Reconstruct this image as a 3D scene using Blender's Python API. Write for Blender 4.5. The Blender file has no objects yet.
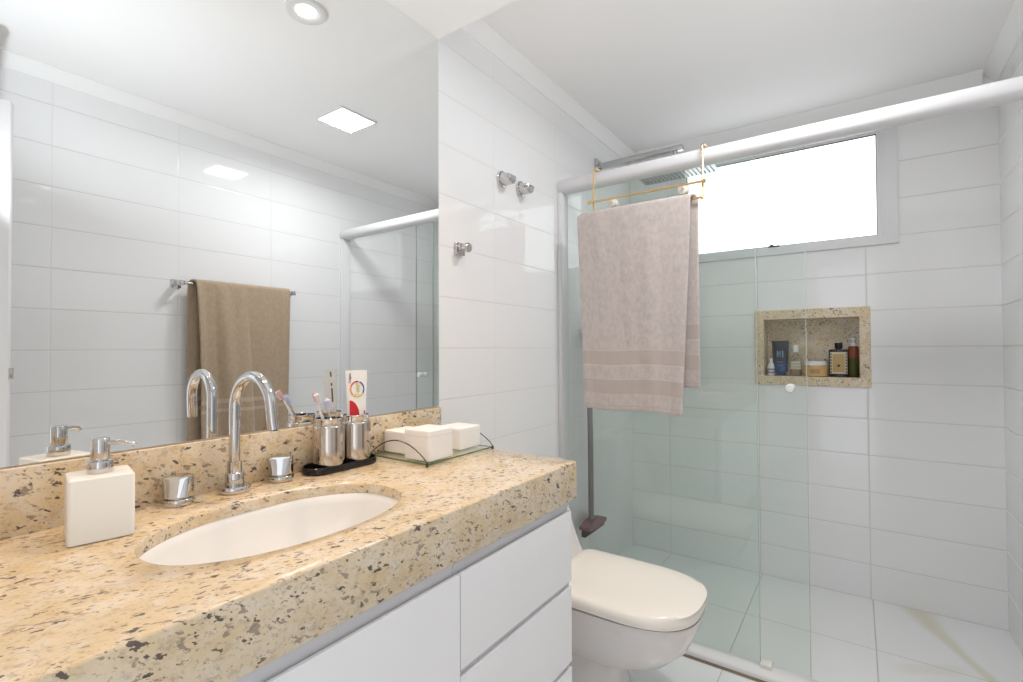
import bpy, bmesh, math, random
from mathutils import Vector, Matrix, noise

sc = bpy.context.scene
COL = sc.collection
PI = math.pi
random.seed(7)

# ---------------------------------------------------------------- dimensions
W = 1.7134          # room width (x), mirror wall at x = 0
D = 3.031           # window wall (y)
Y0 = -0.40          # wall behind the camera
ZC = 2.48           # ceiling
CZ = 0.935          # countertop
CX = 0.5425         # counter depth
CY = 1.225          # counter end
MY = 1.240          # mirror and backsplash end

# ---------------------------------------------------------------- camera
cam_d = bpy.data.cameras.new('camera')
cam = bpy.data.objects.new('camera', cam_d)
COL.objects.link(cam)
F_PX = 492.75
cam_d.sensor_fit = 'HORIZONTAL'
cam_d.sensor_width = 36.0
cam_d.lens = 36.0 * F_PX / 1023.0
cam_d.clip_start = 0.02
_yaw, _pit, _rol = 0.6107, 0.0160, -0.0046
_F = Vector((-math.sin(_yaw) * math.cos(_pit), math.cos(_yaw) * math.cos(_pit), math.sin(_pit)))
_R = Vector((math.cos(_yaw), math.sin(_yaw), 0))
_U = _R.cross(_F)
_R2 = _R * math.cos(_rol) + _U * math.sin(_rol)
_U2 = -_R * math.sin(_rol) + _U * math.cos(_rol)
cam.matrix_world = Matrix(((_R2.x, _U2.x, -_F.x, 1.1826),
                           (_R2.y, _U2.y, -_F.y, 0.0),
                           (_R2.z, _U2.z, -_F.z, 1.246),
                           (0, 0, 0, 1)))
sc.camera = cam

# ---------------------------------------------------------------- world, exposure, lights
wd = bpy.data.worlds.new('world')
sc.world = wd
wd.use_nodes = True
wd.node_tree.nodes['Background'].inputs[0].default_value = (0.92, 0.96, 1.0, 1)
wd.node_tree.nodes['Background'].inputs[1].default_value = 1.5
sc.view_settings.view_transform = 'Standard'
sc.view_settings.look = 'None'
sc.view_settings.exposure = 0.08
sc.view_settings.gamma = 1.0
sc.view_settings.use_curve_mapping = False
cy = sc.cycles
cy.use_denoising = True
cy.max_bounces = 14
cy.diffuse_bounces = 7
cy.glossy_bounces = 8
cy.transmission_bounces = 8
cy.transparent_max_bounces = 24
cy.caustics_reflective = True
cy.caustics_refractive = False
cy.sample_clamp_indirect = 6.0
cy.blur_glossy = 0.3

WINDOW_E = 1.35
PANEL_E = 4.0
PANEL_W = 9.0
SPOT_W = 17.5
BOUNCE_W = 27.0


def lamp(name, kind, loc, energy, color, **kw):
    l = bpy.data.lights.new(name, kind)
    l.energy = energy
    l.color = color
    for k, v in kw.items():
        setattr(l, k, v)
    o = bpy.data.objects.new(name, l)
    COL.objects.link(o)
    o.location = loc
    return o


# warm soffit beams: one downlight over the sink, one unseen and added as fill
for yy in (0.90, 0.22):
    lamp('downlight_beam', 'SPOT', (0.25, yy, 2.312), SPOT_W, (1.0, 0.68, 0.40),
         spot_size=math.radians(105), spot_blend=0.9, shadow_soft_size=0.03)
# the square led panel in the ceiling throws its light mostly downwards
lamp('panel_beam', 'AREA', (1.05, 1.645, 2.4705), PANEL_W, (0.985, 0.985, 1.0), shape='SQUARE', size=0.2, spread=math.radians(164))
# the photographer's flash, bounced off the ceiling
fl = lamp('bounce_flash', 'SPOT', (1.06, 0.40, 1.50), BOUNCE_W, (0.90, 0.95, 1.0),
          spot_size=math.radians(128), spot_blend=0.6, shadow_soft_size=0.012)
fl.rotation_euler = (Vector((0.93, 0.80, 2.48)) - Vector((1.06, 0.40, 1.50))).to_track_quat('-Z', 'Y').to_euler()

# ---------------------------------------------------------------- material helpers


def new_mat(name):
    m = bpy.data.materials.new(name)
    m.use_nodes = True
    nt = m.node_tree
    b = nt.nodes['Principled BSDF']
    return m, nt, b


def plain(name, col, rough=0.5, metal=0.0, spec=0.5, emit=None, es=0.0, trans=0.0, ior=1.45, coat=0.0, bump=None):
    m, nt, b = new_mat(name)
    b.inputs['Base Color'].default_value = (*col, 1)
    b.inputs['Roughness'].default_value = rough
    b.inputs['Metallic'].default_value = metal
    b.inputs['Specular IOR Level'].default_value = spec
    b.inputs['Transmission Weight'].default_value = trans
    b.inputs['IOR'].default_value = ior
    b.inputs['Coat Weight'].default_value = coat
    if emit:
        b.inputs['Emission Color'].default_value = (*emit, 1)
        b.inputs['Emission Strength'].default_value = es
    if bump:
        sc_, st = bump
        tc = nt.nodes.new('ShaderNodeTexCoord')
        n = nt.nodes.new('ShaderNodeTexNoise')
        n.inputs['Scale'].default_value = sc_
        n.inputs['Detail'].default_value = 4
        nt.links.new(tc.outputs['Object'], n.inputs['Vector'])
        bp = nt.nodes.new('ShaderNodeBump')
        bp.inputs['Strength'].default_value = st
        bp.inputs['Distance'].default_value = 0.002
        nt.links.new(n.outputs['Fac'], bp.inputs['Height'])
        nt.links.new(bp.outputs['Normal'], b.inputs['Normal'])
    return m


def mnode(nt, op, a, b=None, c=None, clamp=False):
    n = nt.nodes.new('ShaderNodeMath')
    n.operation = op
    n.use_clamp = clamp
    for i, v in enumerate((a, b, c)):
        if v is None:
            continue
        if isinstance(v, (int, float)):
            n.inputs[i].default_value = v
        else:
            nt.links.new(v, n.inputs[i])
    return n.outputs[0]


def smooth(nt, v, lo, hi, to0=0.0, to1=1.0):
    n = nt.nodes.new('ShaderNodeMapRange')
    n.interpolation_type = 'SMOOTHSTEP'
    nt.links.new(v, n.inputs[0])
    n.inputs[1].default_value = lo
    n.inputs[2].default_value = hi
    n.inputs[3].default_value = to0
    n.inputs[4].default_value = to1
    return n.outputs[0]


def mixc(nt, fac, a, b):
    n = nt.nodes.new('ShaderNodeMix')
    n.data_type = 'RGBA'
    if isinstance(fac, (int, float)):
        n.inputs[0].default_value = fac
    else:
        nt.links.new(fac, n.inputs[0])
    for i, v in ((6, a), (7, b)):
        if isinstance(v, tuple):
            n.inputs[i].default_value = (*v, 1)
        else:
            nt.links.new(v, n.inputs[i])
    return n.outputs[2]


def tile_mat(name, ua, u0, su, va, v0, sv, base, grout, gw, rough, stains=None, upright=1.0):
    m, nt, b = new_mat(name)
    tc = nt.nodes.new('ShaderNodeTexCoord')
    sp = nt.nodes.new('ShaderNodeSeparateXYZ')
    nt.links.new(tc.outputs['Object'], sp.inputs[0])

    def dist(ax, o, s):
        u = mnode(nt, 'DIVIDE', mnode(nt, 'SUBTRACT', sp.outputs[ax], o), s)
        f = mnode(nt, 'FRACT', u)
        d = mnode(nt, 'MINIMUM', f, mnode(nt, 'SUBTRACT', 1.0, f))
        return mnode(nt, 'MULTIPLY', d, s), mnode(nt, 'FLOOR', u)
    du, iu = dist(ua, u0, su)
    dv, iv = dist(va, v0, sv)
    d = mnode(nt, 'MINIMUM', du, dv)
    mu = mnode(nt, 'MULTIPLY', smooth(nt, du, gw * 0.35, gw * 0.75, 1.0, 0.0), upright)
    mask = mnode(nt, 'MAXIMUM', mu, smooth(nt, dv, gw * 0.35, gw * 0.75, 1.0, 0.0))
    # tiny tone change from tile to tile
    wn = nt.nodes.new('ShaderNodeTexWhiteNoise')
    wn.noise_dimensions = '2D'
    cv = nt.nodes.new('ShaderNodeCombineXYZ')
    nt.links.new(iu, cv.inputs[0])
    nt.links.new(iv, cv.inputs[1])
    nt.links.new(cv.outputs[0], wn.inputs['Vector'])
    tone = mixc(nt, mnode(nt, 'MULTIPLY', wn.outputs['Value'], 0.5), base, tuple(c * 0.975 for c in base))
    if stains:
        tone = stains(nt, sp, tone)
    col = mixc(nt, mask, tone, grout)
    nt.links.new(col, b.inputs['Base Color'])
    nt.links.new(mnode(nt, 'ADD', mnode(nt, 'MULTIPLY', mask, 0.6 - rough), rough), b.inputs['Roughness'])
    no = nt.nodes.new('ShaderNodeTexNoise')
    no.inputs['Scale'].default_value = 2.2
    no.inputs['Detail'].default_value = 1.0
    nt.links.new(tc.outputs['Object'], no.inputs['Vector'])
    edge = smooth(nt, d, gw * 0.3, gw * 1.6, 0.0, 1.0)
    h = mnode(nt, 'ADD', mnode(nt, 'MULTIPLY', edge, 0.35), mnode(nt, 'MULTIPLY', no.outputs['Fac'], 0.8))
    bp = nt.nodes.new('ShaderNodeBump')
    b.inputs['Specular IOR Level'].default_value = 0.7
    bp.inputs['Strength'].default_value = 0.30
    bp.inputs['Distance'].default_value = 0.004
    nt.links.new(h, bp.inputs['Height'])
    nt.links.new(bp.outputs['Normal'], b.inputs['Normal'])
    return m


TB = (0.83, 0.83, 0.835)
TG = (0.64, 0.62, 0.60)
M_left = tile_mat('tile_left', 1, 2.066, 0.4935, 2, 1.2492, 0.18, TB, (0.66, 0.64, 0.63), 0.0028, 0.04, None, 0.22)
M_right = tile_mat('tile_right', 1, 0.6075, 0.495, 2, 1.2492, 0.18, TB, TG, 0.0034, 0.05, None, 0.45)
M_back = tile_mat('tile_back', 0, 0.7339, 0.4926, 2, 1.2492, 0.18, TB, TG, 0.0040, 0.06, None, 0.9)
M_front = tile_mat('tile_front', 0, 0.2, 0.4926, 2, 1.2492, 0.18, TB, TG, 0.0030, 0.06)


def floor_stain(nt, sp, tone):
    # yellowish water mark on the shower floor: a curved streak with its own shape
    x, y = sp.outputs[0], sp.outputs[1]
    no = nt.nodes.new('ShaderNodeTexNoise')
    no.inputs['Scale'].default_value = 7.0
    no.inputs['Detail'].default_value = 3.0
    wob = mnode(nt, 'MULTIPLY', mnode(nt, 'SUBTRACT', no.outputs['Fac'], 0.5), 0.05)
    t = mnode(nt, 'SUBTRACT', 3.0, y)
    cx = mnode(nt, 'ADD', 1.412, mnode(nt, 'ADD', mnode(nt, 'MULTIPLY', t, 0.27), mnode(nt, 'MULTIPLY', mnode(nt, 'MULTIPLY', t, t), 0.22)))
    dx = mnode(nt, 'ABSOLUTE', mnode(nt, 'ADD', mnode(nt, 'SUBTRACT', x, cx), wob))
    wdt = mnode(nt, 'ADD', 0.026, mnode(nt, 'MULTIPLY', mnode(nt, 'MAXIMUM', mnode(nt, 'SUBTRACT', 0.30, t), 0.0), 0.13))
    s = mnode(nt, 'DIVIDE', dx, wdt)
    f = smooth(nt, s, 0.2, 1.5, 0.55, 0.0)
    lim = smooth(nt, y, 2.25, 2.45, 0.0, 1.0)
    c1 = mixc(nt, mnode(nt, 'MULTIPLY', f, lim), tone, (0.62, 0.57, 0.40))
    cy2 = mnode(nt, 'ADD', 2.44, mnode(nt, 'MULTIPLY', mnode(nt, 'SUBTRACT', x, 1.3), 0.55))
    dy = mnode(nt, 'ABSOLUTE', mnode(nt, 'ADD', mnode(nt, 'SUBTRACT', y, cy2), wob))
    f2 = mnode(nt, 'MULTIPLY', smooth(nt, dy, 0.012, 0.06, 0.30, 0.0), smooth(nt, x, 1.24, 1.36, 0.0, 1.0))
    f3 = mnode(nt, 'MULTIPLY', f2, smooth(nt, x, 1.46, 1.55, 1.0, 0.0))
    return mixc(nt, f3, c1, (0.64, 0.60, 0.45))


M_floor = tile_mat('tile_floor', 0, 0.741, 0.4926, 1, 2.537, 0.4935, (0.80, 0.81, 0.81), (0.44, 0.425, 0.40), 0.0036, 0.16, floor_stain)
M_paint = plain('white_paint', (0.84, 0.835, 0.83), 0.65, bump=(240, 0.05))
M_trimpaint = plain('cornice_paint', (0.85, 0.845, 0.84), 0.55)


def granite(name, sc_=1.0):
    m, nt, b = new_mat(name)
    tc = nt.nodes.new('ShaderNodeTexCoord')
    mp = nt.nodes.new('ShaderNodeMapping')
    mp.inputs['Rotation'].default_value = (0.5, 0.35, 0.45)
    nt.links.new(tc.outputs['Object'], mp.inputs[0])

    def noi(scale, det, rough=0.55, stretch=None, loc=(0, 0, 0)):
        n = nt.nodes.new('ShaderNodeTexNoise')
        n.inputs['Scale'].default_value = scale * sc_
        n.inputs['Detail'].default_value = det
        n.inputs['Roughness'].default_value = rough
        m2 = nt.nodes.new('ShaderNodeMapping')
        m2.inputs['Location'].default_value = loc
        m2.inputs['Scale'].default_value = stretch or (1, 1, 1)
        nt.links.new(mp.outputs[0], m2.inputs[0])
        nt.links.new(m2.outputs[0], n.inputs['Vector'])
        return n.outputs['Fac']
    big = noi(16, 3)
    base = mixc(nt, smooth(nt, big, 0.35, 0.65), (0.75, 0.635, 0.48), (0.68, 0.53, 0.325))
    base = mixc(nt, mnode(nt, 'MULTIPLY', smooth(nt, noi(34, 4, 0.65, None, (3, 1, 5)), 0.50, 0.66), 0.65), base, (0.73, 0.66, 0.56))
    base = mixc(nt, mnode(nt, 'MULTIPLY', smooth(nt, noi(85, 5, 0.75, (1.0, 0.6, 1.0), (7, 7, 1)), 0.50, 0.66), 0.50), base, (0.42, 0.33, 0.23))
    base = mixc(nt, mnode(nt, 'MULTIPLY', smooth(nt, noi(190, 3, 0.6, (1.0, 0.6, 1.0), (2, 5, 9)), 0.56, 0.66), 0.45), base, (0.34, 0.25, 0.18))
    # brown-grey middle flecks, grouped
    clus = smooth(nt, noi(13, 2, 0.5, None, (4, 2, 8)), 0.38, 0.62)
    low = mnode(nt, 'MULTIPLY', mnode(nt, 'SUBTRACT', 1.0, clus), 0.055)
    f1 = smooth(nt, mnode(nt, 'SUBTRACT', noi(96, 3, 0.6, (1.0, 0.42, 1.0), (1, 9, 2)), low), 0.578, 0.616)
    base = mixc(nt, mnode(nt, 'MULTIPLY', f1, 0.68), base, (0.21, 0.155, 0.125))
    # dark biotite flecks in loose groups
    f2m = smooth(nt, mnode(nt, 'SUBTRACT', noi(98, 3, 0.62, (1.0, 0.42, 1.0), (9, 4, 6)), low), 0.594, 0.628)
    base = mixc(nt, mnode(nt, 'MULTIPLY', f2m, 0.88), base, (0.06, 0.048, 0.05))
    nt.links.new(base, b.inputs['Base Color'])
    b.inputs['Roughness'].default_value = 0.17
    return m


M_gran = granite('cream_granite')
M_mirror = plain('mirror_silver', (0.90, 0.915, 0.915), 0.0, 1.0)
M_chrome = plain('chrome', (0.62, 0.61, 0.61), 0.08, 1.0)
M_steel = plain('polished_steel', (0.62, 0.56, 0.50), 0.12, 1.0)
M_gold = plain('gold_metal', (0.86, 0.60, 0.27), 0.18, 1.0)
M_lacq = plain('white_lacquer', (0.83, 0.83, 0.84), 0.30)
M_rail = plain('rail_white_enamel', (0.66, 0.66, 0.67), 0.28)
M_pull = plain('finger_pull_grey', (0.62, 0.62, 0.645), 0.40)
M_alu = plain('white_aluminium', (0.74, 0.74, 0.75), 0.25)
M_ceram = plain('white_ceramic', (0.86, 0.855, 0.84), 0.08, coat=0.4)
M_toilet = plain('toilet_ceramic', (0.77, 0.735, 0.715), 0.08, coat=0.3)
M_lid = plain('toilet_lid_plastic', (0.87, 0.83, 0.76), 0.16)
M_soap = plain('white_resin', (0.87, 0.86, 0.82), 0.22)
M_foam = plain('white_matte_ceramic', (0.92, 0.90, 0.88), 0.35)
M_blackp = plain('black_plastic', (0.012, 0.011, 0.012), 0.22)
M_wire = plain('dark_wire', (0.10, 0.09, 0.085), 0.25, 0.8)
M_dark = plain('dark_gap', (0.03, 0.03, 0.03), 0.6)
M_seal = plain('brown_grime', (0.20, 0.15, 0.10), 0.7, bump=(90, 0.4))
M_whitep = plain('white_plastic', (0.84, 0.84, 0.84), 0.3)
M_grout = plain('silicone', (0.75, 0.74, 0.72), 0.5)
M_pane = plain('frosted_daylight_pane', (0.9, 0.9, 0.9), 0.5, emit=(0.94, 0.97, 1.0), es=WINDOW_E)
M_led = plain('led_diffuser', (0.9, 0.9, 0.9), 0.5, emit=(0.985, 0.985, 1.0), es=PANEL_E)
M_bulb = plain('warm_lamp', (0.9, 0.9, 0.9), 0.5, emit=(1.0, 0.90, 0.74), es=9.0)


def glass_mat(name, tint, refl=1.0):
    m = bpy.data.materials.new(name)
    m.use_nodes = True
    nt = m.node_tree
    nt.nodes.clear()
    out = nt.nodes.new('ShaderNodeOutputMaterial')
    tr = nt.nodes.new('ShaderNodeBsdfTransparent')
    tr.inputs[0].default_value = (*tint, 1)
    gl = nt.nodes.new('ShaderNodeBsdfGlossy')
    gl.inputs['Roughness'].default_value = 0.0
    gl.inputs[0].default_value = (refl, refl, refl, 1)
    fr = nt.nodes.new('ShaderNodeFresnel')
    fr.inputs[0].default_value = 1.54
    geo = nt.nodes.new('ShaderNodeNewGeometry')
    fac = mnode(nt, 'MULTIPLY', fr.outputs[0], mnode(nt, 'SUBTRACT', 1.0, geo.outputs['Backfacing']))
    mx = nt.nodes.new('ShaderNodeMixShader')
    nt.links.new(fac, mx.inputs[0])
    nt.links.new(tr.outputs[0], mx.inputs[1])
    nt.links.new(gl.outputs[0], mx.inputs[2])
    nt.links.new(mx.outputs[0], out.inputs[0])
    return m


M_glass = glass_mat('green_tempered_glass', (0.962, 0.984, 0.973))
M_glassedge = plain('glass_edge_green', (0.47, 0.53, 0.49), 0.25)
M_tglass = glass_mat('tray_glass', (0.95, 0.98, 0.95))
M_bottle = glass_mat('clear_bottle_plastic', (0.90, 0.91, 0.90))


def terry(name, base, z_bands, dark, light, axis=2):
    """terry towel: fine loops, woven bands at fixed heights (z_bands: list of (z0, z1, tone))"""
    m, nt, b = new_mat(name)
    tc = nt.nodes.new('ShaderNodeTexCoord')
    uv = nt.nodes.new('ShaderNodeUVMap')
    sp = nt.nodes.new('ShaderNodeSeparateXYZ')
    nt.links.new(uv.outputs[0], sp.inputs[0])
    n1 = nt.nodes.new('ShaderNodeTexNoise')
    n1.inputs['Scale'].default_value = 420
    n1.inputs['Detail'].default_value = 2
    nt.links.new(tc.outputs['Object'], n1.inputs['Vector'])
    n2 = nt.nodes.new('ShaderNodeTexNoise')
    n2.inputs['Scale'].default_value = 55
    n2.inputs['Detail'].default_value = 4
    m2 = nt.nodes.new('ShaderNodeMapping')
    m2.inputs['Scale'].default_value = (1.3, 1.3, 0.8)
    nt.links.new(tc.outputs['Object'], m2.inputs[0])
    nt.links.new(m2.outputs[0], n2.inputs['Vector'])
    col = mixc(nt, smooth(nt, n2.outputs['Fac'], 0.35, 0.65), tuple(c * 0.93 for c in base), tuple(min(1, c * 1.05) for c in base))
    col = mixc(nt, mnode(nt, 'MULTIPLY', smooth(nt, n1.outputs['Fac'], 0.35, 0.65), 0.30), col, tuple(c * 0.75 for c in base))
    band = None
    for (a, c, tone) in z_bands:
        f = mnode(nt, 'MULTIPLY', mnode(nt, 'GREATER_THAN', sp.outputs[1], a), mnode(nt, 'LESS_THAN', sp.outputs[1], c))
        col = mixc(nt, mnode(nt, 'MULTIPLY', f, 0.85), col, dark if tone == 'd' else light)
        band = f if band is None else mnode(nt, 'ADD', band, f)
    nt.links.new(col, b.inputs['Base Color'])
    b.inputs['Roughness'].default_value = 0.95
    b.inputs['Specular IOR Level'].default_value = 0.1
    b.inputs['Sheen Weight'].default_value = 0.25
    h = mnode(nt, 'ADD', mnode(nt, 'MULTIPLY', n1.outputs['Fac'], 0.6), mnode(nt, 'MULTIPLY', n2.outputs['Fac'], 0.6))
    if band is not None:
        h = mnode(nt, 'MULTIPLY', h, mnode(nt, 'SUBTRACT', 1.0, mnode(nt, 'MULTIPLY', band, 0.55)))
    bp = nt.nodes.new('ShaderNodeBump')
    bp.inputs['Strength'].default_value = 0.55
    bp.inputs['Distance'].default_value = 0.004
    nt.links.new(h, bp.inputs['Height'])
    nt.links.new(bp.outputs['Normal'], b.inputs['Normal'])
    return m


# ---------------------------------------------------------------- mesh helpers


def add_box(bm, x0, x1, y0, y1, z0, z1, bev=0.0, seg=2, mat=None):
    vs = [bm.verts.new((x, y, z)) for x in (x0, x1) for y in (y0, y1) for z in (z0, z1)]
    idx = [(0, 1, 3, 2), (4, 6, 7, 5), (0, 4, 5, 1), (2, 3, 7, 6), (0, 2, 6, 4), (1, 5, 7, 3)]
    fs = [bm.faces.new([vs[i] for i in f]) for f in idx]
    allv = list(vs)
    if bev > 0:
        es = list({e for f in fs for e in f.edges})
        r = bmesh.ops.bevel(bm, geom=es, offset=bev, segments=seg, profile=0.5, affect='EDGES', clamp_overlap=True)
        allv = list({v for f in r['faces'] for v in f.verts} | {v for v in vs if v.is_valid})
        # collect every vertex of this island
        seen, stack = set(allv), list(allv)
        while stack:
            v = stack.pop()
            for e in v.link_edges:
                o = e.other_vert(v)
                if o not in seen:
                    seen.add(o)
                    stack.append(o)
        allv = list(seen)
    if mat is not None:
        for v in allv:
            v.co = mat @ v.co
    return allv


def add_loft(bm, rings, cap0=True, cap1=True, closed=True):
    """rings: lists of points, equally long; faces between neighbours"""
    vr = [[bm.verts.new(p) for p in r] for r in rings]
    n = len(vr[0])
    for a, b in zip(vr[:-1], vr[1:]):
        for i in range(n if closed else n - 1):
            j = (i + 1) % n
            try:
                bm.faces.new((a[i], a[j], b[j], b[i]))
            except ValueError:
                pass
    if cap0:
        bm.faces.new(list(reversed(vr[0])))
    if cap1:
        bm.faces.new(vr[-1])
    return vr


def frame_of(axis):
    a = Vector(axis).normalized()
    h = Vector((0, 0, 1)) if abs(a.z) < 0.9 else Vector((1, 0, 0))
    u = h.cross(a).normalized()
    v = a.cross(u)
    return a, u, v


def add_lathe(bm, prof, o, axis=(0, 0, 1), n=32, sx=1.0, sy=1.0, cap0=True, cap1=True):
    """prof: list of (radius, distance along axis)"""
    a, u, v = frame_of(axis)
    o = Vector(o)
    rings = []
    for r, h in prof:
        r = max(r, 1e-5)
        rings.append([o + a * h + u * (r * sx * math.cos(2 * PI * i / n)) + v * (r * sy * math.sin(2 * PI * i / n)) for i in range(n)])
    add_loft(bm, rings, cap0, cap1)


def add_tube(bm, pts, r, n=12, caps=True):
    pts = [Vector(p) for p in pts]
    rs = r if isinstance(r, (list, tuple)) else [r] * len(pts)
    t0 = (pts[1] - pts[0]).normalized()
    _, u, v = frame_of(t0)
    rings = []
    for i, p in enumerate(pts):
        t = (pts[min(i + 1, len(pts) - 1)] - pts[max(i - 1, 0)]).normalized()
        u = (u - t * u.dot(t)).normalized()
        v = t.cross(u)
        rings.append([p + u * (rs[i] * math.cos(2 * PI * k / n)) + v * (rs[i] * math.sin(2 * PI * k / n)) for k in range(n)])
    add_loft(bm, rings, caps, caps)


def add_prism(bm, poly, axis, a, b):
    """poly of 2D points in the plane normal to axis ('x': (y,z), 'y': (x,z), 'z': (x,y)), extruded from a to b"""
    def P(p, t):
        return {'x': (t, p[0], p[1]), 'y': (p[0], t, p[1]), 'z': (p[0], p[1], t)}[axis]
    add_loft(bm, [[P(p, a) for p in poly], [P(p, b) for p in poly]])


def rrect(x0, x1, y0, y1, r, n=5):
    pts = []
    for cx_, cy_, a0 in ((x1 - r, y1 - r, 0), (x0 + r, y1 - r, PI / 2), (x0 + r, y0 + r, PI), (x1 - r, y0 + r, 1.5 * PI)):
        for k in range(n + 1):
            a = a0 + PI / 2 * k / n
            pts.append((cx_ + r * math.cos(a), cy_ + r * math.sin(a)))
    return pts


def add_text(bm, s, size, mw, ext=0.0004):
    """words as thin raised letters; mw maps the text plane (x right, y up, z out) to the scene"""
    cu = bpy.data.curves.new('lettering', 'FONT')
    cu.body = s
    cu.size = size
    cu.extrude = ext
    cu.align_x = 'CENTER'
    cu.align_y = 'CENTER'
    cu.resolution_u = 3
    o = bpy.data.objects.new('lettering', cu)
    COL.objects.link(o)
    dg = bpy.context.evaluated_depsgraph_get()
    me = bpy.data.meshes.new_from_object(o.evaluated_get(dg))
    bpy.data.objects.remove(o)
    me.transform(mw)
    bm.from_mesh(me)
    bpy.data.meshes.remove(me)


ROOT = {}


def thing(name, label, cat, loc=(0, 0, 0), group=None):
    o = bpy.data.objects.new(name, None)
    COL.objects.link(o)
    o.empty_display_size = 0.05
    o.location = loc
    o['label'] = label
    o['category'] = cat
    if group:
        o['group'] = group
    ROOT[o] = Vector(loc)
    return o


def obj(name, bm, mat, parent=None, origin=None, smooth_=True, angle=40, mats=None, recalc=True):
    """link ONE mesh object; vertices come in room coordinates"""
    off = ROOT[parent] if parent else Vector(origin or (0, 0, 0))
    if recalc:
        bmesh.ops.recalc_face_normals(bm, faces=bm.faces)
    for v in bm.verts:
        v.co -= off
    if smooth_:
        lim = math.radians(angle)
        for f in bm.faces:
            f.smooth = True
        for e in bm.edges:
            if len(e.link_faces) == 2 and e.calc_face_angle(0) > lim:
                e.smooth = False
    me = bpy.data.meshes.new(name)
    bm.to_mesh(me)
    bm.free()
    for mm in (mats or [mat]):
        me.materials.append(mm)
    o = bpy.data.objects.new(name, me)
    COL.objects.link(o)
    ROOT[o] = off
    if parent:
        o.parent = parent
    elif origin:
        o.location = origin
    return o


def tag(o, label, cat, group=None):
    o['label'] = label
    o['category'] = cat
    if group:
        o['group'] = group
    return o


def struct(name, bm, mat, smooth_=True, mats=None):
    o = obj(name, bm, mat, smooth_=smooth_, mats=mats)
    o['kind'] = 'structure'
    return o


def BM():
    return bmesh.new()


def box_obj(name, parent, mat, x0, x1, y0, y1, z0, z1, bev=0.002, seg=2):
    bm = BM()
    add_box(bm, x0, x1, y0, y1, z0, z1, bev, seg)
    return obj(name, bm, mat, parent)


# ---------------------------------------------------------------- room shell
T = 0.16
WX0, WX1, WZ0, WZ1 = 0.30, 1.335, 1.775, 2.345        # window hole
NX0, NX1, NZ0, NZ1 = 0.765, 1.195, 1.093, 1.400       # niche opening
NX0h, NX1h, NZ0h, NZ1h = NX0 - .02, NX1 + .02, NZ0 - .02, NZ1 + .02

bm = BM(); add_box(bm, -T, W + T, Y0 - T, D + T, -0.1, 0.0); struct('floor', bm, M_floor, False)
bm = BM(); add_box(bm, -T, W + T, Y0 - T, D + T, ZC, ZC + .1); struct('ceiling', bm, M_paint, False)
bm = BM(); add_box(bm, -T, 0, Y0 - T, D + T, 0, ZC); struct('wall_left', bm, M_left, False)
bm = BM(); add_box(bm, W, W + T, Y0 - T, D + T, 0, ZC); struct('wall_right', bm, M_right, False)
# window wall with the holes for window and niche (grid of blocks around the openings)
bm = BM()
xs = [0, WX0, NX0h, NX1h, WX1, W]
zs = [0, NZ0h, NZ1h, WZ0, WZ1, ZC]
gv = {}


def gvert(i, j, k):
    key = (i, j, k)
    if key not in gv:
        gv[key] = bm.verts.new((xs[i], D + (T if k else 0), zs[j]))
    return gv[key]


def is_hole(i, j):
    if not (0 <= i < 5 and 0 <= j < 5):
        return True
    if zs[j] >= WZ0 - 1e-6 and zs[j + 1] <= WZ1 + 1e-6 and xs[i] >= WX0 - 1e-6 and xs[i + 1] <= WX1 + 1e-6:
        return True
    if zs[j] >= NZ0h - 1e-6 and zs[j + 1] <= NZ1h + 1e-6 and xs[i] >= NX0h - 1e-6 and xs[i + 1] <= NX1h + 1e-6:
        return True
    return False


for i in range(5):
    for j in range(5):
        if is_hole(i, j):
            continue
        for k in (0, 1):
            bm.faces.new([gvert(i, j, k), gvert(i + 1, j, k), gvert(i + 1, j + 1, k), gvert(i, j + 1, k)])
        for di, dj, a, b_ in ((-1, 0, (i, j), (i, j + 1)), (1, 0, (i + 1, j), (i + 1, j + 1)), (0, -1, (i, j), (i + 1, j)), (0, 1, (i, j + 1), (i + 1, j + 1))):
            if is_hole(i + di, j + dj):
                bm.faces.new([gvert(*a, 0), gvert(*b_, 0), gvert(*b_, 1), gvert(*a, 1)])
struct('wall_back', bm, M_back, False)
# wall behind the camera with the doorway
DX0, DX1, DZ = 0.83, 1.655, 2.165
bm = BM()
add_box(bm, 0, DX0, Y0 - T, Y0, 0, ZC)
add_box(bm, DX1, W, Y0 - T, Y0, 0, ZC)
add_box(bm, DX0, DX1, Y0 - T, Y0, DZ, ZC)
struct('wall_front', bm, M_front, False)
bm = BM()
add_box(bm, DX0 - .05, DX0 + .012, Y0 - .17, Y0 + .012, 0, DZ + .05, .003)
add_box(bm, DX1 - .012, DX1 + .05, Y0 - .17, Y0 + .012, 0, DZ + .05, .003)
add_box(bm, DX0 + .012, DX1 - .012, Y0 - .17, Y0 + .012, DZ - .012, DZ + .05, .003)
struct('trim_6', bm, M_lacq)

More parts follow.
